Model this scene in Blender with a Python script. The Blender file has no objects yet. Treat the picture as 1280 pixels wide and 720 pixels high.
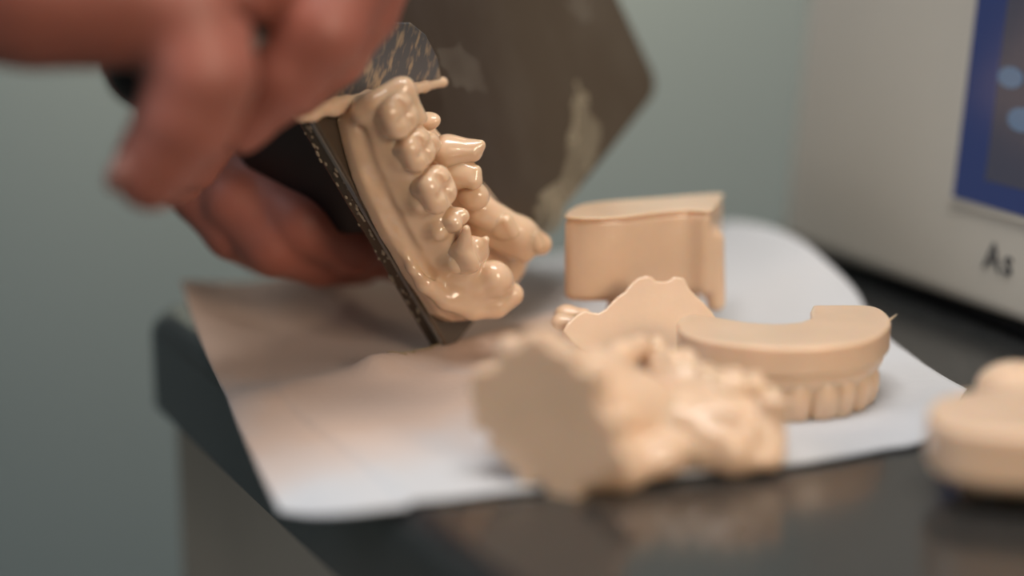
import bpy, bmesh, math, random
import numpy as np
from mathutils import Vector, Matrix, noise as mnoise

random.seed(4)
COL = bpy.context.scene.collection
Z0 = 0.90                      # height of the worktop
def A(*v): return np.array(v, dtype=float)
def un(v): v = np.asarray(v, float); return v / np.linalg.norm(v)

# ------------------------------------------------------------------ camera frame (also used to measure the place)
FPX = 2400.0; PITCH = math.radians(14.0)
FW = A(0, math.cos(PITCH), -math.sin(PITCH)); UP = A(0, math.sin(PITCH), math.cos(PITCH)); RT = A(1, 0, 0)
CAM = A(0, 0, Z0 + 0.16)
def ray(x, y): return FW + (x - 640) / FPX * RT + (360 - y) / FPX * UP
def W(x, y, d): return CAM + d * ray(x, y)
def onz(x, y, z=0.0):
    D = ray(x, y); return CAM + D * ((Z0 + z - CAM[2]) / D[2])
def onp(x, y, P, n, h=0.0):
    D = ray(x, y); return CAM + D * (((P + n * h - CAM) @ n) / (D @ n))

# ------------------------------------------------------------------ materials
def mat(name, color, rough=0.5, metal=0.0, sss=0.0, sssr=(1, .4, .2), sscale=0.004, coat=0.0, coatr=0.1, spec=0.5,
        var=0.0, vscale=40, bump=0.0, bscale=200, bdist=0.001, emis=None, estr=0.0, color2=None):
    m = bpy.data.materials.new(name); m.use_nodes = True
    nt = m.node_tree; b = nt.nodes['Principled BSDF']
    b.inputs['Base Color'].default_value = (*color, 1)
    b.inputs['Roughness'].default_value = rough; b.inputs['Metallic'].default_value = metal
    b.inputs['Subsurface Weight'].default_value = sss; b.inputs['Subsurface Radius'].default_value = sssr
    b.inputs['Subsurface Scale'].default_value = sscale
    b.inputs['Coat Weight'].default_value = coat; b.inputs['Coat Roughness'].default_value = coatr
    b.inputs['Specular IOR Level'].default_value = spec
    if emis: b.inputs['Emission Color'].default_value = (*emis, 1); b.inputs['Emission Strength'].default_value = estr
    tc = nt.nodes.new('ShaderNodeTexCoord')
    if var > 0 or color2:
        n = nt.nodes.new('ShaderNodeTexNoise'); n.inputs['Scale'].default_value = vscale; n.inputs['Detail'].default_value = 6
        nt.links.new(tc.outputs['Object'], n.inputs['Vector'])
        r = nt.nodes.new('ShaderNodeValToRGB')
        c2 = color2 or tuple(min(1, c * (1 + var)) for c in color)
        c1 = color if color2 else tuple(c * (1 - var) for c in color)
        r.color_ramp.elements[0].position = .35; r.color_ramp.elements[1].position = .65
        r.color_ramp.elements[0].color = (*c1, 1); r.color_ramp.elements[1].color = (*c2, 1)
        nt.links.new(n.outputs['Fac'], r.inputs['Fac']); nt.links.new(r.outputs['Color'], b.inputs['Base Color'])
    if bump > 0:
        n = nt.nodes.new('ShaderNodeTexNoise'); n.inputs['Scale'].default_value = bscale; n.inputs['Detail'].default_value = 4
        nt.links.new(tc.outputs['Object'], n.inputs['Vector'])
        bp = nt.nodes.new('ShaderNodeBump'); bp.inputs['Strength'].default_value = bump; bp.inputs['Distance'].default_value = bdist
        nt.links.new(n.outputs['Fac'], bp.inputs['Height']); nt.links.new(bp.outputs['Normal'], b.inputs['Normal'])
    return m

M = {}
M['resin'] = mat('cured_resin', (.76, .55, .385), .34, sss=.45, sscale=.0035, sssr=(1, .55, .3), coat=.4, coatr=.14, var=.04, vscale=60, bump=.12, bscale=500, bdist=.0004)
M['wet'] = mat('wet_resin', (.78, .565, .39), .24, sss=.45, sscale=.0035, sssr=(1, .55, .3), coat=.75, coatr=.06, var=.04, vscale=60, bump=.12, bscale=250, bdist=.0006)
M['film'] = mat('resin_film', (.62, .50, .33), .35, sss=.3, coat=.4)
M['drop'] = mat('clear_resin_droplet', (.30, .25, .18), .2, coat=.5)
M['wall'] = mat('painted_wall', (.205, .262, .28), .85, var=.02, vscale=3)
M['floor'] = mat('vinyl_floor', (.16, .15, .14), .5, var=.1, vscale=8)
M['ceil'] = mat('white_ceiling', (.75, .73, .70), .9, var=.01, vscale=3)
M['trim'] = mat('painted_trim', (.55, .54, .50), .5, var=.01, vscale=10)
M['cabinet'] = mat('cabinet_laminate', (.30, .25, .195), .5, var=.06, vscale=15)
M['machine'] = mat('instrument_housing', (.60, .56, .48), .45, var=.01, vscale=20, bump=.05, bscale=800, bdist=.0003)
M['black'] = mat('black_plastic', (.006, .006, .007), .45, var=.1, vscale=60)
M['rubber'] = mat('black_rubber', (.02, .02, .02), .7, var=.1, vscale=60)
M['steel'] = mat('scraper_steel', (.24, .25, .27), .3, metal=.6, color2=(.40, .37, .31), vscale=90)
M['plate'] = None
M['skin'] = mat('skin', (.37, .130, .095), .5, sss=.3, sscale=.006, sssr=(1, .35, .2), var=.10, vscale=45, bump=.25, bscale=260, bdist=.0006)
M['nail'] = mat('fingernail', (.36, .17, .14), .35, coat=.1, var=.03, vscale=100)
M['cloth'] = mat('dark_scrub_fabric', (.03, .04, .05), .9, var=.1, vscale=200)
M['blue'] = mat('screen_blue', (.01, .02, .08), .2, emis=(.032, .042, .105), estr=.55)
M['panel'] = mat('screen_dark_panel', (.01, .01, .015), .2, emis=(.055, .055, .075), estr=.7)
M['cyan'] = mat('screen_light_icon', (.02, .04, .08), .2, emis=(.10, .16, .24), estr=.6)
M['ink'] = mat('printed_ink', (.05, .05, .055), .6)
M['lamp'] = mat('lamp_diffuser', (.8, .8, .8), .5, emis=(1, .88, .72), estr=2.0)
M['lampcase'] = mat('lamp_casing', (.7, .7, .7), .5)

def granite():
    m = mat('dark_granite', (.02, .022, .022), .16, spec=.9, bump=.05, bscale=60, bdist=.0004)
    nt = m.node_tree; b = nt.nodes['Principled BSDF']
    tc = nt.nodes.new('ShaderNodeTexCoord')
    n = nt.nodes.new('ShaderNodeTexNoise'); n.inputs['Scale'].default_value = 420; n.inputs['Detail'].default_value = 8
    nt.links.new(tc.outputs['Object'], n.inputs['Vector'])
    r = nt.nodes.new('ShaderNodeValToRGB')
    e = r.color_ramp.elements; e[0].position = .4; e[0].color = (.020, .022, .023, 1); e[1].position = .8; e[1].color = (.05, .05, .048, 1)
    nt.links.new(n.outputs['Fac'], r.inputs['Fac']); nt.links.new(r.outputs['Color'], b.inputs['Base Color'])
    return m
M['granite'] = granite()

def towel_mat():
    m = mat('paper_towel', (.7, .7, .7), .9, sss=.0)
    nt = m.node_tree; b = nt.nodes['Principled BSDF']
    b.inputs['Sheen Weight'].default_value = .1
    tc = nt.nodes.new('ShaderNodeTexCoord')
    at = nt.nodes.new('ShaderNodeAttribute'); at.attribute_name = 'warm_light_tint'
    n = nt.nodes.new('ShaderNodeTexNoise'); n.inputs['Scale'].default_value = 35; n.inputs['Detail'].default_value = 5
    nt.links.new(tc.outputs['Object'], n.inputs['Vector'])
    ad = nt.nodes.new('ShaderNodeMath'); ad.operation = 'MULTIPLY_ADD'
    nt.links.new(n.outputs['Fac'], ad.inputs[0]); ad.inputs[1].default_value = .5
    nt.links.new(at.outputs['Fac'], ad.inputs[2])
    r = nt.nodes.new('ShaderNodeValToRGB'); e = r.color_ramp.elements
    e[0].position = .35; e[0].color = (.57, .59, .62, 1); e[1].position = .85; e[1].color = (.60, .45, .365, 1)  # beige end of the ramp is warm light painted into the paper
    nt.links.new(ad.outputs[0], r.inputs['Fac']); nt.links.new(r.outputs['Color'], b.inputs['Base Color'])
    # embossed quilting
    w = nt.nodes.new('ShaderNodeTexVoronoi'); w.inputs['Scale'].default_value = 420
    nt.links.new(tc.outputs['Object'], w.inputs['Vector'])
    bp = nt.nodes.new('ShaderNodeBump'); bp.inputs['Strength'].default_value = .35; bp.inputs['Distance'].default_value = .0004
    nt.links.new(w.outputs['Distance'], bp.inputs['Height']); nt.links.new(bp.outputs['Normal'], b.inputs['Normal'])
    return m
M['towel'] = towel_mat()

def plate_mat():
    m = mat('dark_anodised_metal', (.2, .16, .12), .22, metal=.6, spec=.5)
    nt = m.node_tree; b = nt.nodes['Principled BSDF']
    tc = nt.nodes.new('ShaderNodeTexCoord')
    n = nt.nodes.new('ShaderNodeTexNoise'); n.inputs['Scale'].default_value = 25; n.inputs['Detail'].default_value = 6
    mp = nt.nodes.new('ShaderNodeMapping'); mp.inputs['Scale'].default_value = (1, 2.2, 1)
    nt.links.new(tc.outputs['Object'], mp.inputs['Vector']); nt.links.new(mp.outputs['Vector'], n.inputs['Vector'])
    r = nt.nodes.new('ShaderNodeValToRGB'); e = r.color_ramp.elements
    e[0].position = .45; e[0].color = (.135, .104, .076, 1); e[1].position = .85; e[1].color = (.18, .148, .115, 1)
    nt.links.new(n.outputs['Fac'], r.inputs['Fac']); nt.links.new(r.outputs['Color'], b.inputs['Base Color'])
    return m
M['plate'] = plate_mat()

# ------------------------------------------------------------------ object helpers
def tag(o, label=None, cat=None, group=None, kind=None):
    if label: o['label'] = label
    if cat: o['category'] = cat
    if group: o['group'] = group
    if kind: o['kind'] = kind
    return o
def empty(name, loc):
    o = bpy.data.objects.new(name, None); COL.objects.link(o); o.location = Vector(loc); o.empty_display_size = .01
    return o
def link_mesh(name, verts, faces, material, parent=None, smooth=True):
    me = bpy.data.meshes.new(name)
    me.from_pydata([tuple(map(float, v)) for v in verts], [], [tuple(map(int, f)) for f in faces]); me.update()
    if smooth: me.shade_smooth()
    me.materials.append(material)
    o = bpy.data.objects.new(name, me); COL.objects.link(o)
    origin = np.mean(np.asarray(verts), axis=0) if parent is None else A(*parent.location)
    if parent is None:
        origin = np.array([origin[0], origin[1], np.min(np.asarray(verts)[:, 2])])
    me.transform(Matrix.Translation(-Vector(origin)))
    if parent is None: o.location = Vector(origin)
    else: o.parent = parent
    return o
def link_bm(name, bm, material, parent=None, smooth=False):
    bmesh.ops.recalc_face_normals(bm, faces=bm.faces[:])
    bm.verts.index_update()
    V = [v.co[:] for v in bm.verts]; Fs = [[v.index for v in f.verts] for f in bm.faces]
    bm.free()
    return link_mesh(name, V, Fs, material, parent, smooth)
def box_bm(c, half, axes=None, bevel=0.0, seg=3):
    bm = bmesh.new(); bmesh.ops.create_cube(bm, size=2)
    ax = [A(1, 0, 0), A(0, 1, 0), A(0, 0, 1)] if axes is None else axes
    for v in bm.verts:
        v.co = Vector(sum((ax[i] * v.co[i] * half[i] for i in range(3)), A(*c)))
    if bevel > 0: bmesh.ops.bevel(bm, geom=bm.edges[:], offset=bevel, segments=seg, affect='EDGES', profile=.5)
    return bm
def prism_bm(pts, vec, bevel=0.0, seg=3):
    """pts: ordered 3D polygon, extruded along vec"""
    bm = bmesh.new()
    a = [bm.verts.new(tuple(p)) for p in pts]; b = [bm.verts.new(tuple(A(*p) + vec)) for p in pts]
    n = len(pts)
    bm.faces.new(a); bm.faces.new(b[::-1])
    for i in range(n): bm.faces.new((a[i], a[(i + 1) % n], b[(i + 1) % n], b[i]))
    bmesh.ops.recalc_face_normals(bm, faces=bm.faces[:])
    if bevel > 0: bmesh.ops.bevel(bm, geom=bm.edges[:], offset=bevel, segments=seg, affect='EDGES', profile=.5)
    return bm

# ------------------------------------------------------------------ implicit modelling: fields of smooth-joined solids, meshed by surface nets
def s_cone(a, b, ra, rb):
    a = A(*a); b = A(*b); ab = b - a; L = ab @ ab + 1e-18
    lo = np.minimum(a - ra, b - rb); hi = np.maximum(a + ra, b + rb)
    def f(P):
        t = np.clip(((P - a) @ ab) / L, 0, 1)
        return np.linalg.norm(P - a - t[..., None] * ab, axis=-1) - (ra + (rb - ra) * t)
    return f, lo, hi
def s_ell(c, r, ax=None):
    c = A(*c); r = A(*r); X = np.eye(3) if ax is None else np.array(ax)
    e = np.sqrt(((X * r[:, None]) ** 2).sum(0))
    def f(P):
        q = (P - c) @ X.T
        k1 = np.linalg.norm(q / r, axis=-1); k2 = np.linalg.norm(q / r ** 2, axis=-1) + 1e-12
        return k1 * (k1 - 1) / k2
    return f, c - e, c + e
def s_box(c, h, ax=None, r=.001):
    c = A(*c); h = A(*h); X = np.eye(3) if ax is None else np.array(ax)
    e = (np.abs(X) * h[:, None]).sum(0)
    def f(P):
        q = np.abs((P - c) @ X.T) - (h - r)
        return np.linalg.norm(np.maximum(q, 0), axis=-1) + np.minimum(q.max(-1), 0) - r
    return f, c - e, c + e
def s_prism(pts3, vec, r=.0008):
    """solid: planar polygon pts3 extruded along vec (perpendicular to it)"""
    pts3 = np.array(pts3); vec = A(*vec); H = np.linalg.norm(vec); n = vec / H
    o = pts3[0]; ex = un(pts3[1] - o - n * ((pts3[1] - o) @ n)); ey = np.cross(n, ex)
    pp = np.stack([(pts3 - o) @ ex, (pts3 - o) @ ey], 1)
    allp = np.vstack([pts3, pts3 + vec])
    def f(P):
        x = (P - o) @ ex; y = (P - o) @ ey; z = (P - o) @ n
        d = np.full(x.shape, 1e9); ins = np.zeros(x.shape, bool)
        for i in range(len(pp)):
            a = pp[i]; b = pp[(i + 1) % len(pp)]; e = b - a
            t = np.clip(((x - a[0]) * e[0] + (y - a[1]) * e[1]) / (e @ e + 1e-18), 0, 1)
            d = np.minimum(d, (x - a[0] - t * e[0]) ** 2 + (y - a[1] - t * e[1]) ** 2)
            c = (a[1] > y) != (b[1] > y)
            ins ^= c & (x < (b[0] - a[0]) * (y - a[1]) / ((b[1] - a[1]) if b[1] != a[1] else 1e-12) + a[0])
        d = np.sqrt(d); d = np.where(ins, -d, d) + r
        dz = np.abs(z - H / 2) - H / 2 + r
        return np.minimum(np.maximum(d, dz), 0) + np.sqrt(np.maximum(d, 0) ** 2 + np.maximum(dz, 0) ** 2) - r
    return f, allp.min(0), allp.max(0)

class Field:
    def __init__(s): s.ops = []
    def add(s, prim, k=.001): s.ops.append(('+', prim, k)); return s
    def sub(s, prim, k=.0005): s.ops.append(('-', prim, k)); return s
    def mesh(s, vox, rough=0.0, rfreq=300):
        lo = np.min([p[1] for o, p, k in s.ops if o == '+'], 0) - 4 * vox
        hi = np.max([p[2] for o, p, k in s.ops if o == '+'], 0) + 4 * vox
        N = np.ceil((hi - lo) / vox).astype(int) + 1
        G = np.full(N, 0.05, dtype=np.float64)
        for o, (f, l, h), k in s.ops:
            i0 = np.clip(np.floor((l - k - 3 * vox - lo) / vox).astype(int), 0, N); i1 = np.clip(np.ceil((h + k + 3 * vox - lo) / vox).astype(int) + 1, 0, N)
            if np.any(i1 <= i0): continue
            ax = [lo[j] + vox * np.arange(i0[j], i1[j]) for j in range(3)]
            P = np.stack(np.meshgrid(*ax, indexing='ij'), -1)
            d = f(P); sl = tuple(slice(i0[j], i1[j]) for j in range(3)); g = G[sl]
            if o == '+':
                hh = np.maximum(k - np.abs(g - d), 0) / k; G[sl] = np.minimum(g, d) - hh * hh * k * .25
            else:
                d = -d; hh = np.maximum(k - np.abs(g - d), 0) / k; G[sl] = np.maximum(g, d) + hh * hh * k * .25
        if rough > 0:
            ax = [lo[j] + vox * np.arange(N[j]) for j in range(3)]
            X, Y, Z = np.meshgrid(*ax, indexing='ij')
            G += rough * (np.sin(X * rfreq + 1.3 * np.sin(Y * rfreq * .7)) * np.sin(Y * rfreq * 1.1 + 2) + .6 * np.sin(Z * rfreq * 1.3 + X * rfreq * .9)) * .6
        return nets(G, lo, vox)
def nets(G, lo, vox):
    S = G < 0
    c = [S[i:S.shape[0] - 1 + i, j:S.shape[1] - 1 + j, k:S.shape[2] - 1 + k] for i in (0, 1) for j in (0, 1) for k in (0, 1)]
    cnt = sum(x.astype(np.int8) for x in c); act = (cnt > 0) & (cnt < 8)
    idx = np.argwhere(act); ids = np.full(act.shape, -1, dtype=np.int64); ids[act] = np.arange(len(idx))
    acc = np.zeros((len(idx), 3)); num = np.zeros(len(idx))
    corners = [(i, j, k) for i in (0, 1) for j in (0, 1) for k in (0, 1)]
    for a in range(8):
        for b in range(a + 1, 8):
            ca, cb = A(*corners[a]), A(*corners[b])
            if abs(ca - cb).sum() != 1: continue
            ia = idx + ca.astype(int); ib = idx + cb.astype(int)
            fa = G[ia[:, 0], ia[:, 1], ia[:, 2]]; fb = G[ib[:, 0], ib[:, 1], ib[:, 2]]
            m = (fa < 0) != (fb < 0); t = np.where(m, fa / np.where(m, fa - fb, 1), 0)
            acc += np.where(m[:, None], ca + t[:, None] * (cb - ca), 0); num += m
    V = lo + vox * (idx + acc / num[:, None])
    faces = []
    for ax in range(3):
        sl0 = [slice(None)] * 3; sl1 = [slice(None)] * 3; sl0[ax] = slice(0, -1); sl1[ax] = slice(1, None)
        a = S[tuple(sl0)]; b = S[tuple(sl1)]
        E = np.argwhere(a != b); u, v = (ax + 1) % 3, (ax + 2) % 3
        E = E[(E[:, u] > 0) & (E[:, v] > 0) & (E[:, u] < S.shape[u] - 1) & (E[:, v] < S.shape[v] - 1)]
        q = []
        for du, dv in ((-1, -1), (0, -1), (0, 0), (-1, 0)):
            e = E.copy(); e[:, u] += du; e[:, v] += dv; q.append(ids[e[:, 0], e[:, 1], e[:, 2]])
        q = np.stack(q, 1); flip = ~a[E[:, 0], E[:, 1], E[:, 2]]
        q[flip] = q[flip][:, ::-1]; faces.append(q)
    return V, np.vstack(faces)
def solid(name, field, vox, material, parent=None, rough=0.0, rfreq=300):
    V, Fc = field.mesh(vox, rough, rfreq)
    me = bpy.data.meshes.new(name)
    origin = A(*parent.location) if parent is not None else np.array([*V.mean(0)[:2], V[:, 2].min()])
    V = V - origin
    me.vertices.add(len(V)); me.vertices.foreach_set('co', V.astype(np.float32).ravel())
    me.loops.add(len(Fc) * 4); me.loops.foreach_set('vertex_index', Fc.astype(np.int32).ravel())
    me.polygons.add(len(Fc)); me.polygons.foreach_set('loop_start', np.arange(0, len(Fc) * 4, 4, dtype=np.int32))
    me.update(calc_edges=True); me.validate(); me.shade_smooth(); me.materials.append(material)
    o = bpy.data.objects.new(name, me); COL.objects.link(o)
    if parent is not None: o.parent = parent
    else: o.location = Vector(origin)
    return o

# teeth: u, v across the crown, n along its long axis (towards the biting surface)
def molar(c, u, v, n, w, d, h, fossa=True):
    f = Field(); c = A(*c)
    f.add(s_box(c - n * h * .08, (w * .48, d * .48, h * .44), (u, v, n), w * .30))
    for su in (-1, 1):
        for sv in (-1, 1):
            p = c + u * su * w * .21 + v * sv * d * .21 + n * h * (.24 + .03 * su)
            f.add(s_ell(p, (w * .26, d * .26, h * .24), (u, v, n)), w * .28)
    if fossa:
        f.sub(s_cone(c + n * h * .50 - u * w * .33, c + n * h * .50 + u * w * .33, w * .07, w * .07), w * .14)
        f.sub(s_cone(c + n * h * .52 - v * d * .30, c + n * h * .52 + v * d * .30, w * .06, w * .06), w * .14)
    return f
def premolar(c, u, v, n, w, d, h):
    f = Field(); c = A(*c)
    f.add(s_ell(c - n * h * .12, (w * .48, d * .48, h * .52), (u, v, n)))
    for sv in (-1, 1): f.add(s_ell(c + v * sv * d * .22 + n * h * .25, (w * .3, d * .22, h * .26), (u, v, n)), w * .15)
    f.sub(s_cone(c + n * h * .55 - u * w * .3, c + n * h * .55 + u * w * .3, w * .07, w * .07), w * .15)
    return f
def incisor(c, u, v, n, w, d, h):
    f = Field(); c = A(*c)
    f.add(s_box(c + n * h * .15, (w * .47, d * .27, h * .36), (u, v, n), d * .22))
    f.add(s_ell(c - n * h * .2, (w * .42, d * .46, h * .42), (u, v, n)), w * .35)
    return f
def spike(c, tip, r0, r1):
    return Field().add(s_cone(c, tip, r0, r1)).add(s_ell(c, (r0 * 1.1,) * 3), r0 * .6)

# ================================================================== THE ROOM
def structure(name, bm, m, smooth=False):
    return tag(link_bm(name, bm, m, None, smooth), kind='structure')
XL, XR, YB, YF, ZC = -1.5, 1.7, 1.75, -1.9, 2.55
structure('floor', box_bm(((XL + XR) / 2, (YB + YF) / 2, -.03), ((XR - XL) / 2 + .1, (YB - YF) / 2 + .1, .03)), M['floor'])
structure('ceiling', box_bm(((XL + XR) / 2, (YB + YF) / 2, ZC + .03), ((XR - XL) / 2 + .1, (YB - YF) / 2 + .1, .03)), M['ceil'])
structure('wall_back', box_bm(((XL + XR) / 2, YB + .05, ZC / 2), ((XR - XL) / 2 + .1, .05, ZC / 2)), M['wall'])
structure('wall_front', box_bm(((XL + XR) / 2, YF - .05, ZC / 2), ((XR - XL) / 2 + .1, .05, ZC / 2)), M['wall'])
structure('wall_left', box_bm((XL - .05, (YB + YF) / 2, ZC / 2), (.05, (YB - YF) / 2, ZC / 2)), M['wall'])
structure('wall_right', box_bm((XR + .05, (YB + YF) / 2, ZC / 2), (.05, (YB - YF) / 2, ZC / 2)), M['wall'])
structure('baseboard_back', box_bm(((XL + XR) / 2, YB - .008, .05), ((XR - XL) / 2, .008, .05), None, .002), M['trim'])

# ------------------------------------------------------------------ worktop and cabinet
P1 = onz(172, 378); P2 = onz(600, 720)
e1 = un(A(*(P2 - P1)[:2], 0))             # along the left edge, towards the camera
e2 = A(-e1[1], e1[0], 0)                  # along the back edge, to the right
if e2[0] < 0: e2 = -e2
corner = P1 - e1 * .004
def cpt(s, t, z=0.0): return corner + e2 * s + e1 * t + A(0, 0, z)
WT, WD, WH = 1.25, .62, .036
def round_outline(r=.022, n=10):
    o = []
    for (cx, cy, a0) in ((r, r, 180), (WT - r, r, 270), (WT - r, WD - r, 0), (r, WD - r, 90)):
        for i in range(n + 1):
            a = math.radians(a0 + 90 * i / n); o.append((cx + r * math.cos(a), cy + r * math.sin(a)))
    return o
rings = [(-.004, -WH), (0, -WH + .004), (0, -.007), (-.001, -.004), (-.003, -.0015), (-.006, 0.0)]
outl = round_outline(); V = []; Fc = []; n = len(outl)
cen = (WT / 2, WD / 2)
for (ins, z) in rings:
    for (s, t) in outl:
        ds = ins * (1 if s < cen[0] else -1) * -1; dt = ins * (1 if t < cen[1] else -1) * -1
        fs = min(1, abs(s - cen[0]) / (WT / 2)); ft = min(1, abs(t - cen[1]) / (WD / 2))
        V.append(cpt(s + (ds if fs > .9 else 0), t + (dt if ft > .9 else 0), z))
for k in range(len(rings) - 1):
    for i in range(n): Fc.append((k * n + i, k * n + (i + 1) % n, (k + 1) * n + (i + 1) % n, (k + 1) * n + i))
Fc.append(list(range(n))[::-1]); Fc.append([(len(rings) - 1) * n + i for i in range(n)])
bm = bmesh.new(); vs = [bm.verts.new(tuple(v)) for v in V]
for f in Fc: bm.faces.new([vs[i] for i in f])
wt = link_bm('worktop', bm, M['granite'])
tag(wt, 'dark polished stone worktop with a rounded corner at left', 'worktop')

cab = empty('base_cabinet', cpt(.045 + .5, .05 + .25, 0)); cab.location.z = 0
tag(cab, 'dark brown base cabinet under the overhanging stone worktop', 'cabinet')
def cabbox(s0, s1, t0, t1, z0, z1, bev=.001):
    c = cpt((s0 + s1) / 2, (t0 + t1) / 2); c[2] = (z0 + z1) / 2
    return box_bm(c, ((s1 - s0) / 2, (t1 - t0) / 2, (z1 - z0) / 2), (e2, e1, A(0, 0, 1)), bev, 1)
link_bm('carcass', cabbox(.010, WT - .03, .010, WD - .05, .09, Z0 - WH - .0005), M['cabinet'], cab)
link_bm('plinth', cabbox(.06, WT - .06, .06, WD - .10, 0, .09), M['black'], cab)
for i in range(3):
    s0 = .034 + i * .396; d = link_bm('door', cabbox(s0, s0 + .39, WD - .05, WD - .032, .10, Z0 - WH - .01, .002), M['cabinet'], cab)
    hb = cabbox(s0 + .15, s0 + .24, WD - .028, WD - .018, .76, .772, .002)
    bmh = hb
    h = link_bm('handle', bmh, M['steel'], cab); 
    mw = h.matrix_basis.copy(); h.parent = d

# ------------------------------------------------------------------ paper towel
def spline(pts, n):
    pts = np.array(pts); out = []
    P = np.vstack([2 * pts[0] - pts[1], pts, 2 * pts[-1] - pts[-2]])
    seg = len(pts) - 1
    for i in range(n):
        t = i / (n - 1) * seg; k = min(int(t), seg - 1); t -= k
        p0, p1, p2, p3 = P[k], P[k + 1], P[k + 2], P[k + 3]
        out.append(.5 * (2 * p1 + (p2 - p0) * t + (2 * p0 - 5 * p1 + 4 * p2 - p3) * t * t + (3 * p1 - p0 - 3 * p2 + p3) * t ** 3))
    return np.array(out)
NU, NV = 150, 110
def edge(l, n): return spline([onz(x, y, z) for x, y, z in l], n)
Lf = edge([(226, 352, .010), (246, 415, .004), (282, 500, .001), (318, 578, -.002), (350, 640, -.006)], NV)
Rg = edge([(905, 284, .016), (965, 294, .018), (1020, 322, .016), (1066, 362, .009), (1092, 405, .004), (1120, 432, .0015), (1165, 464, .0015), (1208, 488, .0015)], NV)
Bk = edge([(226, 352, .010), (300, 356, .004), (360, 345, .007), (400, 333, .012), (450, 341, .006), (560, 332, .003), (700, 322, .002), (820, 300, .008), (905, 284, .016)], NU)
Fr = edge([(350, 640, -.006), (440, 634, .000), (540, 626, .001), (640, 612, .0015), (760, 601, .0015), (870, 592, .0015), (1000, 578, .0015), (1100, 561, .0015), (1160, 546, .0015), (1208, 488, .0015)], NU)
u = np.linspace(0, 1, NU)[:, None, None]; v = np.linspace(0, 1, NV)[None, :, None]
C = (1 - v) * Bk[:, None] + v * Fr[:, None] + (1 - u) * Lf[None] + u * Rg[None] - ((1 - u) * (1 - v) * Bk[0] + u * (1 - v) * Bk[-1] + (1 - u) * v * Fr[0] + u * v * Fr[-1])
zb = (Bk[:, None, 2] - Z0) * np.exp(-(v[..., 0] / .16) ** 2) + (Lf[None, :, 2] - Z0) * np.exp(-(u[..., 0] / .10) ** 2) + (Rg[None, :, 2] - Z0) * np.exp(-((1 - u[..., 0]) / .20) ** 2)
both = np.exp(-(v[..., 0] / .16) ** 2) * np.exp(-(u[..., 0] / .10) ** 2) * (Bk[0, 2] - Z0) + np.exp(-(v[..., 0] / .16) ** 2) * np.exp(-((1 - u[..., 0]) / .20) ** 2) * (Rg[0, 2] - Z0)
zz = zb - both
onto = (C[..., :2] - corner[:2]) @ e2[:2]        # distance in from the worktop's left edge
def ridge(X, pts, amp, wid, side=1):
    d = np.full(X.shape[:2], 1e9)
    for a, b in zip(pts[:-1], pts[1:]):
        a = a[:2]; b = b[:2]; e = b - a; t = np.clip(((X[..., :2] - a) @ e) / (e @ e), 0, 1)
        d = np.minimum(d, np.linalg.norm(X[..., :2] - a - t[..., None] * e, axis=-1))
    return amp * np.exp(-(d / wid) ** 2)
zz = np.maximum(zz, np.where(onto > .004, .0009, -1))
zz += ridge(C, [onz(470, 474), onz(560, 452), onz(640, 428), onz(690, 412)], .0038, .006)
zz += ridge(C, [onz(330, 505), onz(420, 485), onz(470, 474)], .0022, .010)
zz += ridge(C, [onz(560, 520), onz(600, 500), onz(640, 490)], .0015, .007)
zz += ridge(C, [onz(930, 345), onz(1020, 370)], .0022, .014)
zz += ridge(C, [onz(640, 350), onz(700, 372)], .0030, .007)
for i in range(NU):
    for j in range(NV):
        q = Vector((C[i, j, 0] * 28, C[i, j, 1] * 28, 1.7))
        zz[i, j] += .0006 * max(0, mnoise.noise(q) + .2) + .00012 * mnoise.noise(q * 6)
C[..., 2] = Z0 + zz
top = C.reshape(-1, 3)
fs = [(i * NV + j, i * NV + j + 1, (i + 1) * NV + j + 1, (i + 1) * NV + j) for i in range(NU - 1) for j in range(NV - 1)]
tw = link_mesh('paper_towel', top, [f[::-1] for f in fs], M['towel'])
tag(tw, 'white paper towel spread over the stone worktop under the models', 'paper towel')
st = tw.data.attributes.new('warm_light_tint', 'FLOAT', 'POINT')
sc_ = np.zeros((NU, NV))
# warm light painted in as beige over the towel's upper left, around the plate
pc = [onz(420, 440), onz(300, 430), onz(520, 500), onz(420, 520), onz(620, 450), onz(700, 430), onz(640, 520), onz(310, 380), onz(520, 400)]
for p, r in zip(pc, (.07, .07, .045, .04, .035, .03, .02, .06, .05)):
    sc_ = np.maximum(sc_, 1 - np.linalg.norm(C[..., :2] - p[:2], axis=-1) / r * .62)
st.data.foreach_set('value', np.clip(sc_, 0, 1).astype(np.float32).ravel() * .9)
so = tw.modifiers.new('thickness', 'SOLIDIFY'); so.thickness = .0005; so.offset = -1

# small dried resin smear on the towel by the plate corner
sel = {}; sv = []
pa, pb = onz(494, 466), onz(552, 449)
for i in range(NU):
    for j in range(NV):
        q = C[i, j]; e = (pb - pa)[:2]; t = np.clip(((q[:2] - pa[:2]) @ e) / (e @ e), 0, 1)
        d_ = np.linalg.norm(q[:2] - pa[:2] - t * e) + .0012 * mnoise.noise(Vector((q[0] * 300, q[1] * 300, 0)))
        if d_ < .0036: sel[(i, j)] = len(sv); sv.append(q + A(0, 0, .0009))
sf = [(sel[(i, j)], sel[(i + 1, j)], sel[(i + 1, j + 1)], sel[(i, j + 1)]) for (i, j) in sel if (i + 1, j) in sel and (i, j + 1) in sel and (i + 1, j + 1) in sel]
M['smear'] = mat('resin_smear', (.40, .31, .19), .3, coat=.3, bump=.4, bscale=700, bdist=.0004)
sm = link_mesh('resin_smear', sv, sf, M['smear']); tag(sm, 'thin yellowish resin smear on the towel beside the plate corner', 'resin smear')
so = sm.modifiers.new('thickness', 'SOLIDIFY'); so.thickness = .0003; so.offset = 1

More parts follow.
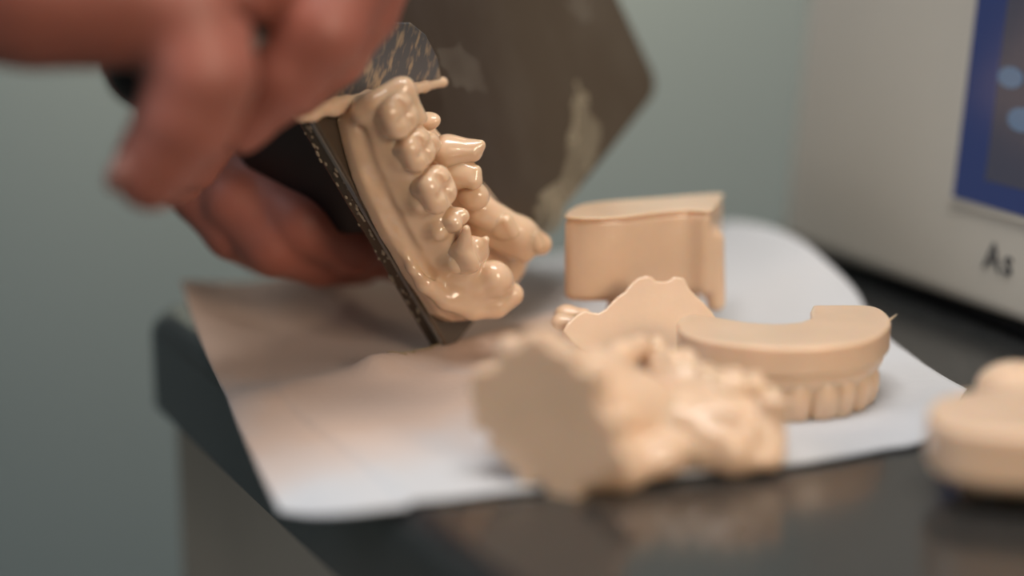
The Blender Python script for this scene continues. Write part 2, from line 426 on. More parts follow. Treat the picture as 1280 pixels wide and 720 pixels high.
# ================================================================== INSTRUMENT WITH SCREEN (right)
Q1 = onz(975, 300, .006); Q2 = onz(1280, 408, .006)
md = un(A(*(Q2 - Q1)[:2], 0)); mn0 = A(md[1], -md[0], 0)
if mn0[0] > 0: mn0 = -mn0
tl = math.radians(4.8); mz = un(A(0, 0, 1) * math.cos(tl) - mn0 * math.sin(tl)); mn = np.cross(mz, md); 
if mn @ mn0 < 0: mn = -mn
MLn, MH, MD = .34, .36, .22
mach = empty('laboratory_instrument', (Q1 + md * MLn / 2 - mn0 * MD / 2)); mach.location.z = Z0
tag(mach, 'beige bench instrument with a blue screen standing on the stone worktop', 'instrument')
def mp(s, t, dn=0.0): return Q1 + md * s + mz * t + mn * dn
side = [mp(0, 0), mp(0, MH), mp(0, MH) - mn0 * MD * .8, mp(0, 0) - mn0 * MD]
link_bm('housing', prism_bm(side, md * MLn, .004, 3), M['machine'], mach, False)
base = [Q1 + md * .008 - mn0 * .006, Q1 + md * (MLn - .008) - mn0 * .006, Q1 + md * (MLn - .008) - mn0 * (MD - .01), Q1 + md * .008 - mn0 * (MD - .01)]
base = [A(p[0], p[1], Z0) for p in base]
link_bm('base', prism_bm(base, A(0, 0, .007), .001, 1), M['black'], mach)
def mpx(x, y, h=0.0): return onp(x, y, Q1, mn, h)
def mst(P): return ((P - Q1) @ md, (P - Q1) @ mz)
s0, t0 = mst(mpx(1195, 246)); 
def rect(s0, s1, t0, t1, h, th):
    return prism_bm([mp(s0, t0, h), mp(s1, t0, h), mp(s1, t1, h), mp(s0, t1, h)], mn * th, .0004, 1)
s1 = s0 + .155; t1 = t0 + .115
bz = link_bm('bezel', rect(s0 - .0025, s1 + .0025, t0 - .0025, t1 + .0025, -.0005, .0017), M['machine'], mach)
scr = link_bm('screen', rect(s0, s1, t0, t1, .0006, .0012), M['blue'], mach)
a0, b0 = mst(mpx(1236, 226)); a1, b1 = mst(mpx(1262, 60))
pn = link_bm('menu_panel', rect(a0, s1 - .02, b0, t1 - .03, .0014, .0006), M['panel'], mach); pn.parent = scr
for (x0, y0, x1, y1) in ((1256, 108, 1285, 86), (1268, 162, 1300, 138)):
    c0 = mst(mpx(x0, y0)); c1 = mst(mpx(x1, y1))
    cx_, cy_, rx_, ry_ = (c0[0] + c1[0]) / 2, (c0[1] + c1[1]) / 2, abs(c1[0] - c0[0]) / 2 + .001, abs(c1[1] - c0[1]) / 2
    ring = [mp(cx_ + rx_ * math.cos(k * math.pi / 12), cy_ + ry_ * math.sin(k * math.pi / 12), .0021) for k in range(24)]
    ic = link_bm('icon', prism_bm(ring, mn * .0004, 0), M['cyan'], mach); ic.parent = scr
cu = bpy.data.curves.new('lettering', 'FONT'); cu.body = 'As'; cu.size = .0125; cu.extrude = .0002; cu.space_character = 1.15
tmp = bpy.data.objects.new('lettering_curve', cu); COL.objects.link(tmp)
bpy.context.view_layer.update()
tme = bpy.data.meshes.new_from_object(tmp.evaluated_get(bpy.context.evaluated_depsgraph_get())); bpy.data.objects.remove(tmp)
tme.name = 'lettering'; tme.materials.clear(); tme.materials.append(M['ink'])
to = bpy.data.objects.new('lettering', tme); COL.objects.link(to)
pos = mpx(1229, 334); Rm = Matrix((md, mz, mn)).transposed()
tme.transform(Matrix.Translation(Vector(pos + mn * .0004 - A(*mach.location))) @ Rm.to_4x4())
to.parent = mach

# ================================================================== BUILD PLATE
BB = onz(563, 441, .003)
nP = un(RT * .75 - FW * .66)
Lp = onp(390, 146, BB, nP); Rp = onp(820, 96, BB, nP)
eA = un(Lp - BB); eB = un((Rp - BB) - eA * ((Rp - BB) @ eA)); LB = (Rp - BB) @ eB
def pl(a, b, h=0.0): return BB + eA * a + eB * b + nP * h
def hp(x, y, h=0.0):                        # point h millimetres above the plate, seen at x, y
    return onp(x, y, BB, nP, h / 1000)
LA = .150; TH = .0070
plate = empty('build_plate', BB)
tag(plate, 'dark square metal build plate standing on its corner on the towel', 'build plate')
cr = .006
outl = [pl(cr * .3, 0), pl(0, cr * .3), pl(0, LB - cr), pl(cr * .3, LB - cr * .3), pl(cr, LB), pl(LA - cr, LB), pl(LA, LB - cr), pl(LA, cr), pl(LA - cr, 0)]
link_bm('platform', prism_bm([p - nP * TH for p in outl], nP * TH, .0008, 2), M['plate'], plate)
# raised lighter lip along the near edge, beaded with droplets
link_bm('edge_strip', prism_bm([pl(.004, -.0004, -TH * .12), pl(LA - .006, -.0004, -TH * .12), pl(LA - .006, -.0004, -TH * .28), pl(.004, -.0004, -TH * .28)], eB * .0008, 0), M['steel'], plate)
br = Field().add(s_box(pl(.088, .060, -TH - .024), (.052, .050, .025), (eA, eB, nP), .004))
solid('mounting_bracket', br, .0012, M['black'], plate)
kn = Field().add(s_cone(pl(.088, .060, -TH - .046), pl(.088, .060, -TH - .070), .016, .013))
solid('knob', kn, .0012, M['black'], plate)
random.seed(11)
for grp in range(9):
    f = Field()
    a0 = .012 + grp * .0085
    for k in range(6):
        a_ = a0 + random.uniform(0, .008); r = random.uniform(.0003, .0006)
        f.add(s_ell(pl(a_, -.0001, -TH * random.uniform(.35, .95)), (r * random.uniform(1, 2), r * .8, r), (eA, eB, nP)), .0003)
    o = solid('resin_droplet', f, .00022, M['drop'], plate)
# dried resin film patches on the plate face: rough edged low mounds
def film(pts, hh, seed):
    rnd = random.Random(seed); P = []
    n = len(pts)
    for i in range(n):
        a = A(*pts[i]); b = A(*pts[(i + 1) % n])
        for k in range(4):
            q = a + (b - a) * k / 4 + (A(rnd.uniform(-5, 5), rnd.uniform(-5, 5)) if k else 0)
            P.append(hp(q[0], q[1], -.05))
    return prism_bm(P, nP * hh, 0)
def film_mat(name, color, alpha, scale):
    m = mat(name, color, .4, coat=.3); nt = m.node_tree; b = nt.nodes['Principled BSDF']
    tc = nt.nodes.new('ShaderNodeTexCoord'); n = nt.nodes.new('ShaderNodeTexNoise'); n.inputs['Scale'].default_value = scale; n.inputs['Detail'].default_value = 5
    r = nt.nodes.new('ShaderNodeMapRange'); r.inputs[1].default_value = .25; r.inputs[2].default_value = .7; r.inputs[3].default_value = alpha * .25; r.inputs[4].default_value = alpha
    nt.links.new(tc.outputs['Object'], n.inputs['Vector']); nt.links.new(n.outputs['Fac'], r.inputs[0]); nt.links.new(r.outputs[0], b.inputs['Alpha'])
    return m
M['patch'] = film_mat('thin_resin_film', (.42, .37, .27), .75, 55)
M['faint'] = film_mat('faint_resin_film', (.28, .25, .21), .35, 70)
link_bm('resin_patch', film([(722, 100), (735, 128), (748, 168), (742, 200), (712, 250), (690, 292), (665, 285), (672, 245), (700, 225), (708, 180), (714, 130)], .00025, 3), M['patch'], plate)
link_bm('resin_patch', film([(545, 60), (575, 52), (600, 90), (610, 112), (585, 116), (560, 95)], .00012, 5), M['faint'], plate)
link_bm('resin_patch', film([(700, 0), (735, -5), (742, 20), (725, 30)], .00012, 6), M['faint'], plate)

# ================================================================== MODEL ON THE PLATE
held = empty('dental_model', hp(520, 270, 0))
tag(held, 'glossy wet cream dental arch model stuck to the dark upright plate', 'dental model', 'cream resin dental models')
f = Field()
foot = [(420, 150), (426, 180), (438, 222), (465, 280), (500, 340), (534, 392), (554, 402), (590, 398), (612, 385), (640, 345), (652, 315), (630, 280), (596, 235), (555, 195), (530, 160), (500, 132), (450, 132)]
f.add(s_prism([hp(x, y, 0) for x, y in foot], nP * .0050, .0012), .0022)
rowlev = [(2.6, .0042, [(446, 150), (458, 190), (474, 236), (498, 284), (526, 330), (558, 372)]),
          (6.0, .0050, [(458, 146), (474, 188), (494, 238), (516, 282), (542, 324), (574, 366)]),
          (4.0, .0050, [(454, 146), (474, 190), (494, 240), (515, 282), (540, 322), (572, 360)]),
          (9.0, .0056, [(468, 144), (489, 188), (511, 239), (534, 280), (558, 320), (590, 360)]),
          (13.5, .0046, [(485, 142), (505, 188), (527, 238), (550, 277), (572, 318), (600, 352)])]
farlev = [(4.0, .0046, [(546, 196), (574, 240), (602, 274), (628, 304)]),
          (8.5, .0042, [(558, 200), (585, 242), (618, 275), (648, 301)])]
for h, r, pp in rowlev + farlev:
    for (xa, ya), (xb, yb) in zip(pp[:-1], pp[1:]):
        f.add(s_cone(hp(xa, ya, h), hp(xb, yb, h), r, r), .0035)
# root bulges on the outer gum of the near row
for (x, y, h, r) in ((470, 152, 10, .0036), (488, 196, 10, .0034), (512, 250, 11, .0040), (534, 287, 12, .0030), (556, 326, 12, .0036)):
    f.add(s_cone(hp(x - 10, y, h - 5), hp(x + 14, y + 1, h + 4), r, r * .95), .0016)
# squared upper end with its sharp corner
f.add(s_prism([hp(x, y, 0) for x, y in ((428, 146), (446, 126), (462, 122), (474, 150), (462, 172), (440, 172))], nP * .0120, .0012), .0035)
f.add(s_cone(hp(452, 140, 10), hp(506, 108, 19), .0030, .0012), .0030)
f.add(s_cone(hp(506, 108, 19), hp(541, 182, 17), .0012, .0022), .0040)
f.add(s_cone(hp(500, 118, 17), hp(530, 176, 16), .0026, .0026), .0040)
f.add(s_cone(hp(470, 132, 14), hp(500, 115, 17), .0036, .0030), .0040)
# folded lip round the lower end
lip = [(506, 316, 5, .8), (516, 334, 6.0, 1.7), (532, 354, 7.5, 2.7), (558, 374, 9, 3.2), (590, 384, 12, 3.6), (620, 382, 16, 3.6), (640, 368, 19, 3.5)]
for (xa, ya, ha, ra), (xb, yb, hb, rb) in zip(lip[:-1], lip[1:]):
    f.add(s_cone(hp(xa, ya, ha), hp(xb, yb, hb), ra / 1000, rb / 1000), .0014)
f.add(s_cone(hp(575, 362, 10), hp(618, 350, 18), .0052, .0050), .0025)
f.add(s_ell(hp(620, 348, 19), (.0056, .0050, .0046), (eA, eB, nP)), .0012)
# far row lower ramp
f.add(s_cone(hp(600, 262, 12), hp(650, 292, 16), .0048, .0046), .003)
f.add(s_cone(hp(650, 292, 16), hp(676, 305, 17.5), .0046, .0034), .003)
f.add(s_cone(hp(610, 290, 9), hp(655, 318, 15), .0040, .0026), .003)
# vestibular fold scribed along the outer side
for (xa, ya), (xb, yb) in zip(((448, 150), (452, 185), (468, 226), (490, 270), (514, 315)), ((452, 185), (468, 226), (490, 270), (514, 315), (534, 346))):
    f.sub(s_cone(hp(xa + 4, ya, 8.6), hp(xb + 4, yb, 8.6), .0008, .0008), .0022)
f.sub(s_cone(hp(500, 172, 18), hp(536, 160, 18), .0012, .0016), .003)
solid('gum_base', f, .00042, M['wet'], held, rough=.00010, rfreq=520)
def tooth(field, parent, m='wet', vox=.00035): return solid('tooth', field, vox, M[m], parent, rough=.00004, rfreq=700)
for (x, y, h, w, d, t) in ((493, 144, 17.5, 11.6, 11, 9.5), (516, 188, 17.5, 10.6, 10.2, 9.5), (541, 237, 18.5, 11.8, 11.2, 9.8)):
    tooth(molar(hp(x, y, h), eA, eB, nP, w / 1000, d / 1000, t / 1000), held)
tooth(premolar(hp(564, 275, 18), eA, eB, nP, .0080, .0090, .010), held)
f = premolar(hp(584, 318, 18), eA, eB, nP, .0130, .0115, .011)
f.add(s_cone(hp(580, 310, 20), hp(583, 286, 23.5), .0030, .0011), .0015); f.add(s_cone(hp(595, 316, 20), hp(607, 300, 24), .0028, .0012), .0015)
tooth(f, held)
tooth(spike(hp(560, 190, 14), hp(601, 181, 22.5), .0042, .0014).add(s_cone(hp(560, 188, 15), hp(590, 190, 20), .004, .003), .002), held)
tooth(spike(hp(570, 214, 14), hp(595, 213, 21), .0046, .0016).add(s_cone(hp(575, 214, 16), hp(592, 226, 20), .0036, .0026), .002), held)
tooth(Field().add(s_ell(hp(592, 245, 15.5), (.0045, .0042, .005), (eA, eB, nP))), held)
tooth(Field().add(s_ell(hp(533, 152, 12), (.0026, .0032, .0050), (eA, eB, nP))), held)
tooth(incisor(hp(628, 283, 16), eA, eB, nP, .0085, .0070, .009), held)
tooth(incisor(hp(662, 300, 17.5), eA, eB, nP, .0080, .0068, .008), held)

# ================================================================== SCRAPER
scp = empty('scraper', hp(460, 120, 2))
tag(scp, 'flat metal scraper with black grip, its resin coated edge against the plate', 'scraper')
edgeL = hp(374, 143, 2.0); edgeR = hp(551, 104, 2.0)
bl = [edgeL, edgeR, hp(547, 72, 7), hp(533, 44, 11), hp(514, 29, 13), hp(478, 28, 13), hp(452, 38, 12), hp(420, 60, 9), hp(380, 100, 5)]
# flatten on one plane
bc_ = np.mean(bl, 0); ux = un(edgeR - edgeL); uy = un((hp(480, 28, 13) - (edgeL + edgeR) / 2)); uy = un(uy - ux * (uy @ ux)); uz = np.cross(ux, uy)
if uz @ nP < 0: uz = -uz
bl = [p - uz * ((p - edgeL) @ uz) for p in bl]
def blade_mat():
    m = mat('scraper_blade', (.2, .2, .2), .28, metal=.5); nt = m.node_tree; b = nt.nodes['Principled BSDF']
    tc = nt.nodes.new('ShaderNodeTexCoord'); mpn = nt.nodes.new('ShaderNodeMapping')
    mpn.inputs['Scale'].default_value = (520, 520, 90)
    n = nt.nodes.new('ShaderNodeTexNoise'); n.inputs['Scale'].default_value = 1.0; n.inputs['Detail'].default_value = 4
    r = nt.nodes.new('ShaderNodeValToRGB'); e = r.color_ramp.elements
    e[0].position = .50; e[0].color = (.115, .125, .145, 1); e[1].position = .68; e[1].color = (.42, .34, .25, 1)
    nt.links.new(tc.outputs['Object'], mpn.inputs['Vector']); nt.links.new(mpn.outputs['Vector'], n.inputs['Vector'])
    nt.links.new(n.outputs['Fac'], r.inputs['Fac']); nt.links.new(r.outputs['Color'], b.inputs['Base Color'])
    return m
M['blade'] = blade_mat()
link_bm('blade', prism_bm(bl, uz * .0007, .0002, 1), M['blade'], scp)
f = Field(); prev = None
for i in range(15):
    t = i / 14; p = edgeL + (edgeR - edgeL) * t + uz * .0006 + uy * .0006
    r = .0026 if t < .5 else .0024 - .0020 * (t - .5)
    r *= 1 + .18 * math.sin(i * 2.3)
    if prev is not None: f.add(s_cone(prev[0], p, prev[1], r), .0008)
    prev = (p, r)
solid('resin_bead', f, .0003, M['resin'], scp)
g0 = hp(440, 50, 12) + uz * .001; g1 = W(345, 52, .49); g2 = W(180, 88, .475)
solid('handle', Field().add(s_cone(g0, g1, .004, .008)).add(s_cone(g1, g2, .009, .0095), .003), .0008, M['black'], scp)

# ================================================================== PERSON (two hands)
f = Field()
def chain(fl, pts, k=.004):
    for (xa, ya, da, ra), (xb, yb, db, rb) in zip(pts[:-1], pts[1:]):
        fl.add(s_cone(W(xa, ya, da), W(xb, yb, db), ra / 1000, rb / 1000), k)
# -- hand with the scraper: forearm from the left, palm along the top, thumb pointing down
chain(f, [(-900, -330, .52, 38), (-420, -130, .48, 30), (-120, -55, .455, 24), (40, -28, .45, 20)], .01)
chain(f, [(40, -25, .45, 19), (140, -22, .455, 18.5), (235, -5, .46, 17)], .008)
chain(f, [(60, -60, .47, 20), (240, -70, .48, 21), (380, -60, .49, 17)], .012)
chain(f, [(232, 18, .455, 14.5), (252, 92, .455, 12.3), (232, 150, .457, 11.2), (196, 206, .46, 9.4), (186, 222, .46, 7.6)], .004)   # thumb
chain(f, [(430, -45, .49, 14), (400, 38, .485, 11.8), (352, 98, .487, 10.2), (305, 155, .49, 6.8), (298, 166, .49, 5.4)], .0025)    # index finger
chain(f, [(470, -60, .50, 13), (452, 8, .50, 9.8), (418, 66, .505, 8.6), (372, 112, .51, 7.2)], .0022)                             # middle finger
chain(f, [(330, -40, .52, 12), (330, 60, .525, 9.5), (290, 130, .525, 8.5), (240, 205, .52, 7.5)], .0022)                         # ring finger
chain(f, [(270, -30, .53, 11), (290, 80, .535, 8.5), (255, 165, .535, 7.5), (225, 226, .53, 6.5)], .0022)                         # little finger
f.sub(s_cone(W(300, 0, .44), W(318, 58, .50), .0016, .0010), .003)
# -- hand behind, holding the plate's mount
chain(f, [(-760, -760, .74, 38), (-260, -420, .70, 29), (80, -120, .65, 22)], .01)
chain(f, [(80, -120, .65, 22), (220, 30, .63, 18), (245, 130, .62, 16)], .012)
chain(f, [(200, 60, .645, 19), (262, 110, .635, 16)], .012)
chain(f, [(278, 180, .61, 12.5), (322, 222, .592, 10.8), (378, 278, .583, 10.4), (440, 306, .592, 9.2), (500, 320, .61, 8.2)], .0022)
chain(f, [(262, 190, .605, 12.5), (296, 252, .588, 10.6), (342, 304, .585, 9.8), (400, 322, .60, 9.0), (450, 326, .615, 8)], .0020)
chain(f, [(238, 180, .61, 11.5), (252, 240, .595, 9.8), (292, 288, .592, 9.0), (330, 312, .61, 8)], .0020)
chain(f, [(220, 150, .62, 10), (230, 225, .605, 8.2), (262, 262, .602, 7.5), (310, 290, .62, 7)], .0020)
chain(f, [(250, 60, .65, 13), (330, 40, .655, 10.5), (420, 60, .66, 9)], .003)
body = solid('person', f, .0013, M['skin'], None, rough=.00012, rfreq=260)
tag(body, 'person shown as two bare hands, one pushing the scraper, one gripping the plate', 'person')
def nail(px, py, d, ax, r):
    fn = Field().add(s_ell(W(px, py, d), r, ax))
    o = solid('fingernail', fn, .0005, M['nail'], None)
    loc = A(*o.location) - A(*body.location); o.parent = body; o.location = Vector(loc)
tdir = un(W(140, 207, .455) - W(215, 190, .46))
nd = un(W(168, 236, .46) - W(232, 150, .457))
tx = un(np.cross(nd, FW)); 
nail(158, 211, .457, (nd, tx, un(np.cross(nd, tx))), (.0068, .0036, .0060))
idr = un(W(298, 168, .49) - W(352, 98, .487)); ix = un(np.cross(idr, FW))
nail(292, 150, .488, (idr, ix, un(np.cross(idr, ix))), (.0055, .0026, .0045))
# dark sleeves, beyond the wrists
fs_ = Field(); chain(fs_, [(-1000, -375, .525, 46), (-520, -170, .49, 37)], .004)
sl = solid('sleeve', fs_, .003, M['cloth'], None); sl.parent = body; sl.location = Vector(A(*sl.location) - A(*body.location))
fs_ = Field(); chain(fs_, [(-800, -790, .745, 46), (-380, -505, .71, 36)], .004)
sl = solid('sleeve', fs_, .003, M['cloth'], None); sl.parent = body; sl.location = Vector(A(*sl.location) - A(*body.location))

# ================================================================== LOOSE MODELS ON THE TOWEL
TZ = .0012
# (a) thick block, base up
ma = empty('dental_model', onz(800, 432, TZ)); tag(ma, 'cream dental model with thick smooth block base turned up, leaning on a broken piece', 'dental model', 'cream resin dental models')
topa = [onz(x, y, .043) for x, y in ((705, 269), (712, 262), (730, 254.5), (770, 250), (840, 245), (900, 241), (901, 247), (896, 255), (887, 263), (860, 262), (820, 265), (780, 270), (740, 272), (715, 271))]
topa = spline(np.array(topa + [topa[0]]), 70)[:-1]; ca = topa.mean(0)
low = np.array([ca + (p - ca) * A(.985, .96, 1) for p in topa])
f = Field().add(s_prism([p - A(0, 0, .0262) for p in low], A(0, 0, .0255), .0022))
f.add(s_cone(W(892, 300, .585), W(895, 378, .587), .0032, .0028), .004)
f.add(s_prism([p - A(0, 0, .0009) for p in topa], A(0, 0, .0009), .0003), .0006)
f.sub(s_cone(onz(893, 262, .039), onz(893, 262, .014), .0012, .0014), .0014)
f.sub(s_cone(onz(905, 300, .024), onz(880, 330, .019), .0010, .0010), .002)
solid('block_base', f, .00045, M['resin'], ma, rough=.00007, rfreq=240)
f = Field(); gx = [ca + (p - ca) * A(.62, .60, 1) + A(.004, .001, 0) for p in topa]
f.add(s_prism([p - A(0, 0, .034) for p in gx], A(0, 0, .012), .003))
solid('gum', f, .0006, M['resin'], ma, rough=.00012, rfreq=420)
for x in np.linspace(800, 870, 5):
    p = onz(x, 418, 0); p = A(ca[0] + (x - 805) * .00024, ca[1] - .002 + .004 * math.cos((x - 835) / 40), Z0 + TZ + .0052)
    tooth(premolar(p, RT, A(0, 1, 0), A(0, 0, -1), .0078, .0085, .010), ma, 'resin', .0006)

# (b) broken shard leaning, flat cut face towards the viewer
pb1, pb2, pb3 = W(755, 452, .5525), W(704, 405, .5555), W(830, 350, .5625)
nb = un(np.cross(pb2 - pb1, pb3 - pb1)); 
if nb @ FW > 0: nb = -nb
mb = empty('dental_model', onz(790, 455, TZ)); tag(mb, 'broken cream model shard with flat cut face, propped under the block model', 'dental model', 'cream resin dental models')
pts = [(703, 414), (708, 405), (715, 398), (724, 391), (731, 387.5), (740, 390), (748, 391), (757, 386), (764, 378), (772, 370), (780, 365), (788, 355), (797, 347), (808, 344), (816, 346), (820, 351), (830, 351.5), (836, 350), (842, 345.5), (850, 346), (856, 348), (860, 357), (864, 363), (872, 371), (880, 378), (892, 392), (900, 410), (880, 450), (840, 475), (790, 472), (752, 450), (740, 445), (728, 438), (714, 427)]
poly = [onp(x, y, pb1, nb) for x, y in pts]
f = Field().add(s_prism([p - nb * .0055 for p in poly], nb * .0055, .0003))
solid('cut_base', f, .0004, M['resin'], mb)
f = Field(); gp = [(712, 412), (730, 398), (765, 388), (795, 358), (850, 356), (870, 390), (860, 440), (800, 460), (755, 444), (725, 430)]
f.add(s_prism([onp(x, y, pb1, nb) - nb * .0085 for x, y in gp], nb * .005, .002))
solid('gum', f, .0005, M['resin'], mb, rough=.0001, rfreq=500)
for (x, y, d, r) in ((707, 394, .5655, .0032), (701, 403, .563, .0026), (722, 434, .560, .0032), (738, 446, .557, .0028)):
    tooth(Field().add(s_ell(W(x, y, d), (r, r * 1.1, r * .9))).add(s_cone(W(x, y, d), W(x + 22, y + 2, d - .002), r * .8, r * .8), .002), mb, 'resin')

# (c) horseshoe, teeth down
mc = empty('dental_model', onz(985, 500, TZ)); tag(mc, 'cream horseshoe dental arch model lying teeth down with flat base up', 'dental model', 'cream resin dental models')
ZT = .0228
oc = [(846, 403), (850, 414), (868, 422), (900, 428), (945, 433), (990, 435), (1035, 433), (1072, 428), (1098, 419), (1113, 405), (1111, 394), (1100, 385), (1084, 381), (1050, 380.5), (1016, 381), (1013, 388), (1014, 397), (1000, 402), (972, 404), (935, 402), (902, 397), (880, 394), (864, 392), (851, 396)]
topc = np.array([onz(x, y, ZT) for x, y in oc]); topc = np.vstack([spline(topc[:15], 60), topc[15:17], spline(topc[17:], 24)])
f = Field().add(s_prism([p - A(0, 0, .0082) for p in topc], A(0, 0, .0082), .0009))
solid('horseshoe_base', f, .00042, M['resin'], mc, rough=.00005, rfreq=260)
outer = np.array([onz(x, y, ZT) for x, y in oc[1:11]])
crv = spline([*outer], 60)
cm = onz(965, 402, ZT)
def inset(i, d):
    t = un(crv[min(i + 1, 59)] - crv[max(i - 1, 0)]); nn = A(t[1], -t[0], 0)      # outward (towards viewer)
    if nn @ (crv[i] - cm) < 0: nn = -nn
    return crv[i] - nn * d, t, nn
f = Field()
for i in range(0, 57, 3):
    p, t, nnp = inset(i, .0060); q, _, _ = inset(i + 3, .0060)
    f.add(s_cone(p - A(0, 0, .0095), q - A(0, 0, .0095), .0041, .0041), .002)
    f.add(s_cone(p - A(0, 0, .0135) - nnp * .0012, q - A(0, 0, .0135) - nnp * .0012, .0030, .0030), .002)
    f.add(s_cone(p - A(0, 0, .0155) - nnp * .0006, q - A(0, 0, .0155) - nnp * .0006, .0028, .0028), .002)
solid('gum', f, .00045, M['resin'], mc, rough=.00009, rfreq=500)
L = np.concatenate([[0], np.cumsum(np.linalg.norm(np.diff(crv, axis=0), axis=1))])
pos = .002
tw_ = [.0085, .0075, .0075, .0070, .0082, .0085, .0072, .0075, .0080]
for w in tw_:
    i = int(np.argmin(abs(L - (pos + w / 2)))); pos += w + .0002
    p, t, nn = inset(i, .0048)
    p = A(p[0], p[1], Z0 + TZ + .0064)
    ft = Field().add(s_ell(p, (w * .50, .0038, .0070), (t, nn, A(0, 0, -1)))).add(s_box(p - A(0, 0, .0028), (w * .44, .0020, .0034), (t, nn, A(0, 0, -1)), .0012), .0012)
    tooth(ft, mc, 'resin', .0004)
solid('flash_wisp', Field().add(s_cone(onz(1112, 400, ZT - .001), onz(1121, 393, ZT + .001), .0004, .00015)), .00015, M['resin'], mc)

# (d) out of focus in front: cut face towards the viewer
md_ = empty('dental_model', onz(705, 628, 0)); tag(md_, 'blurred cream model in front, standing on end with ragged flat base facing forward', 'dental model', 'cream resin dental models')
nd_ = un(A(-.42, -.88, -.06)); pd = W(690, 560, .458)
pts = [(584, 500), (586, 478), (604, 462), (624, 452), (634, 434), (656, 424), (682, 425), (702, 440), (718, 456), (738, 462), (746, 490), (756, 520), (768, 545), (782, 572), (776, 592), (752, 598), (735, 604), (724, 622), (706, 634), (690, 630), (682, 612), (664, 604), (646, 602), (640, 586), (628, 572), (614, 566), (612, 548), (596, 538), (592, 520)]
rg = []
for i_, (x, y) in enumerate(pts):
    x2, y2 = pts[(i_ + 1) % len(pts)]; ex_, ey_ = x2 - x, y2 - y; ln_ = math.hypot(ex_, ey_) + 1e-6
    o_ = 7 if i_ % 2 else -4
    rg += [(x, y), ((x + x2) / 2 + ey_ / ln_ * o_, (y + y2) / 2 - ex_ / ln_ * o_)]
poly = [onp(x, y, pd, nd_) for x, y in rg]
f = Field().add(s_prism([p - nd_ * .008 for p in poly], nd_ * .008, .0005))
solid('cut_base', f, .0006, M['resin'], md_)
f = Field()
chain(f, [(690, 455, .478, 6), (745, 478, .480, 7.5), (800, 505, .482, 7), (845, 540, .480, 5.5)], .005)
chain(f, [(665, 520, .475, 9), (750, 530, .478, 10), (820, 545, .482, 7)], .006)
chain(f, [(690, 590, .468, 5), (780, 588, .466, 4.4), (830, 572, .470, 4.2), (856, 556, .474, 4)], .003)
chain(f, [(740, 470, .482, 4.5), (775, 446, .490, 3.6), (800, 432, .494, 2.8)], .003)
f.sub(s_cone(W(765, 580, .456), W(866, 546, .462), .0026, .0016), .003)
f.sub(s_cone(W(772, 500, .466), W(800, 540, .468), .0016, .0016), .003)
solid('gum', f, .0006, M['resin'], md_, rough=.00015, rfreq=400)
for (x, y, d, r) in ((640, 440, .475, 4.0), (668, 434, .478, 4.2), (838, 530, .478, 4.4), (852, 566, .474, 3.6), (716, 620, .466, 3.6)):
    c = W(x, y, d)
    tooth(Field().add(s_ell(c, (r / 1000, r / 1000, r * 1.15 / 1000))).add(s_ell(c + A(.002, .001, .001), (r * .7 / 1000,) * 3), .001), md_, 'resin', .0005)

# (e) teeth-up fragment between the front piece and the horseshoe
me_ = empty('dental_model', onz(900, 575, TZ)); tag(me_, 'blurred cream tooth fragment with rough crowns, in front of the horseshoe model', 'dental model', 'cream resin dental models')
f = Field()
chain(f, [(815, 448, .500, 4.5), (850, 480, .492, 6.5), (900, 505, .486, 7.5), (948, 515, .484, 6.5)], .005)
chain(f, [(850, 530, .480, 7), (905, 548, .478, 7.5), (950, 552, .480, 5.5)], .006)
chain(f, [(862, 562, .474, 3.5), (915, 571, .474, 3.6), (962, 572, .476, 3.4)], .003)
f.add(s_box(W(964, 535, .478), (.0034, .003, .0085), None, .0012), .002)
f.sub(s_cone(W(948, 510, .470), W(950, 570, .470), .0012, .0012), .002)
f.sub(s_cone(W(880, 520, .470), W(930, 535, .470), .0015, .0015), .003)
solid('gum_base', f, .0005, M['resin'], me_, rough=.00025, rfreq=520)
upn = un(A(-.15, -.55, .8)); ua = un(np.cross(upn, A(0, 1, 0))); va = np.cross(upn, ua)
for (x, y, d, w, kind) in ((822, 436, .499, 6.5, 0), (852, 458, .490, 8, 1), (884, 474, .485, 7.5, 0), (912, 484, .482, 8.5, 1), (944, 484, .481, 7.5, 0), (962, 500, .480, 6.5, 0)):
    fn = (molar if kind else premolar)(W(x, y, d), ua, va, upn, w / 1000, w * .95 / 1000, w * .95 / 1000)
    tooth(fn, me_, 'wet', .00045)

# (f) blurred piece cut by the right edge of the frame
mf = empty('dental_model', onz(1290, 610, 0)); tag(mf, 'blurred cream model at right on bare stone, base up beside the towel edge', 'dental model', 'cream resin dental models')
of = [(1158, 516), (1168, 502), (1200, 493), (1250, 488), (1320, 486), (1400, 492), (1420, 520), (1410, 548), (1340, 552), (1230, 545), (1175, 534)]
tpf = [onz(x, y, .0200) for x, y in of]; tpf = list(spline(tpf + [tpf[0]], 50)[:-1])
f = Field().add(s_prism([p - A(0, 0, .0125) for p in tpf], A(0, 0, .0135), .0018))
f.add(s_ell(W(1272, 486, .487), (.0105, .0100, .0070)), .004)
f.add(s_ell(W(1345, 480, .49), (.0105, .0100, .0070)), .004)
solid('block_base', f, .0006, M['resin'], mf, rough=.0001, rfreq=240)
f = Field(); cf = np.mean(tpf, 0)
f.add(s_prism([cf + (p - cf) * A(.82, .72, 1) - A(0, 0, .0160) for p in tpf], A(0, 0, .006), .002))
solid('gum', f, .0007, M['resin'], mf)
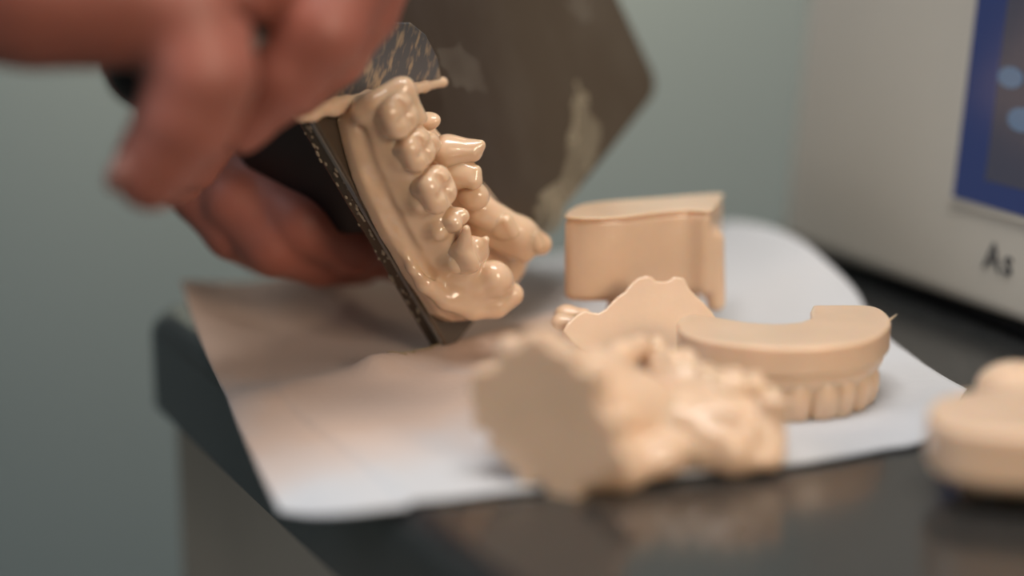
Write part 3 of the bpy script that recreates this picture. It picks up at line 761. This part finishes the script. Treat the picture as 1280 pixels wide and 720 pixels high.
for (x, y) in ((1222, 612), (1268, 600), (1308, 606), (1350, 600)):
    p = onz(x, y, 0); 
    tooth(premolar(A(p[0], p[1] + .004, Z0 + .0050), RT, A(0, 1, 0), A(0, 0, -1), .0078, .0075, .0096), mf, 'resin', .0006)

# ================================================================== LAMPS AND LIGHT
def area(name, loc, target, sx, sy, power, color):
    l = bpy.data.lights.new(name, 'AREA'); l.shape = 'RECTANGLE'; l.size = sx; l.size_y = sy; l.energy = power; l.color = color
    o = bpy.data.objects.new(name, l); COL.objects.link(o); o.location = loc
    o.rotation_euler = (Vector(target) - Vector(loc)).to_track_quat('-Z', 'Y').to_euler(); return o
area('ceiling_lamp_light', (.05, .2, 2.45), (.05, .35, 0), .9, .5, 19, (1, .96, .92))
area('window_light', (-1.35, .0, 1.9), (.0, .55, .9), .9, .9, 10, (.80, .88, 1))
area('task_light', (.85, -.75, 1.50), (.05, .55, .9), .5, .5, 11.5, (1, .79, .60))
area('wall_wash_light', (-.12, 1.40, 1.32), (-.10, 1.75, .80), .30, .10, 4.6, (1, .78, .54))  # unseen warm fill, added to lighten the middle of the back wall
area('wall_fill_light', (.25, 1.45, 2.1), (.25, 1.75, 1.55), .7, .06, 4, (1, .80, .62))  # unseen fill, added to brighten the upper wall mirrored in the stone

w = bpy.data.worlds.new('room_air'); bpy.context.scene.world = w; w.use_nodes = True
w.node_tree.nodes['Background'].inputs[0].default_value = (.5, .52, .55, 1); w.node_tree.nodes['Background'].inputs[1].default_value = .1

# ================================================================== CAMERA
cd = bpy.data.cameras.new('camera'); cam = bpy.data.objects.new('camera', cd); COL.objects.link(cam)
cam.location = Vector(CAM); cam.rotation_euler = (math.radians(90) - PITCH, 0, 0)
cd.sensor_width = 36; cd.lens = 36 * FPX / 1280; cd.clip_start = .01
cd.dof.use_dof = True; cd.dof.focus_distance = .547; cd.dof.aperture_fstop = 2.05
s = bpy.context.scene; s.camera = cam
s.view_settings.view_transform = 'Standard'; s.view_settings.look = 'None'; s.view_settings.gamma = 1
s.view_settings.use_curve_mapping = False; s.view_settings.exposure = 0.0
s.cycles.use_denoising = True
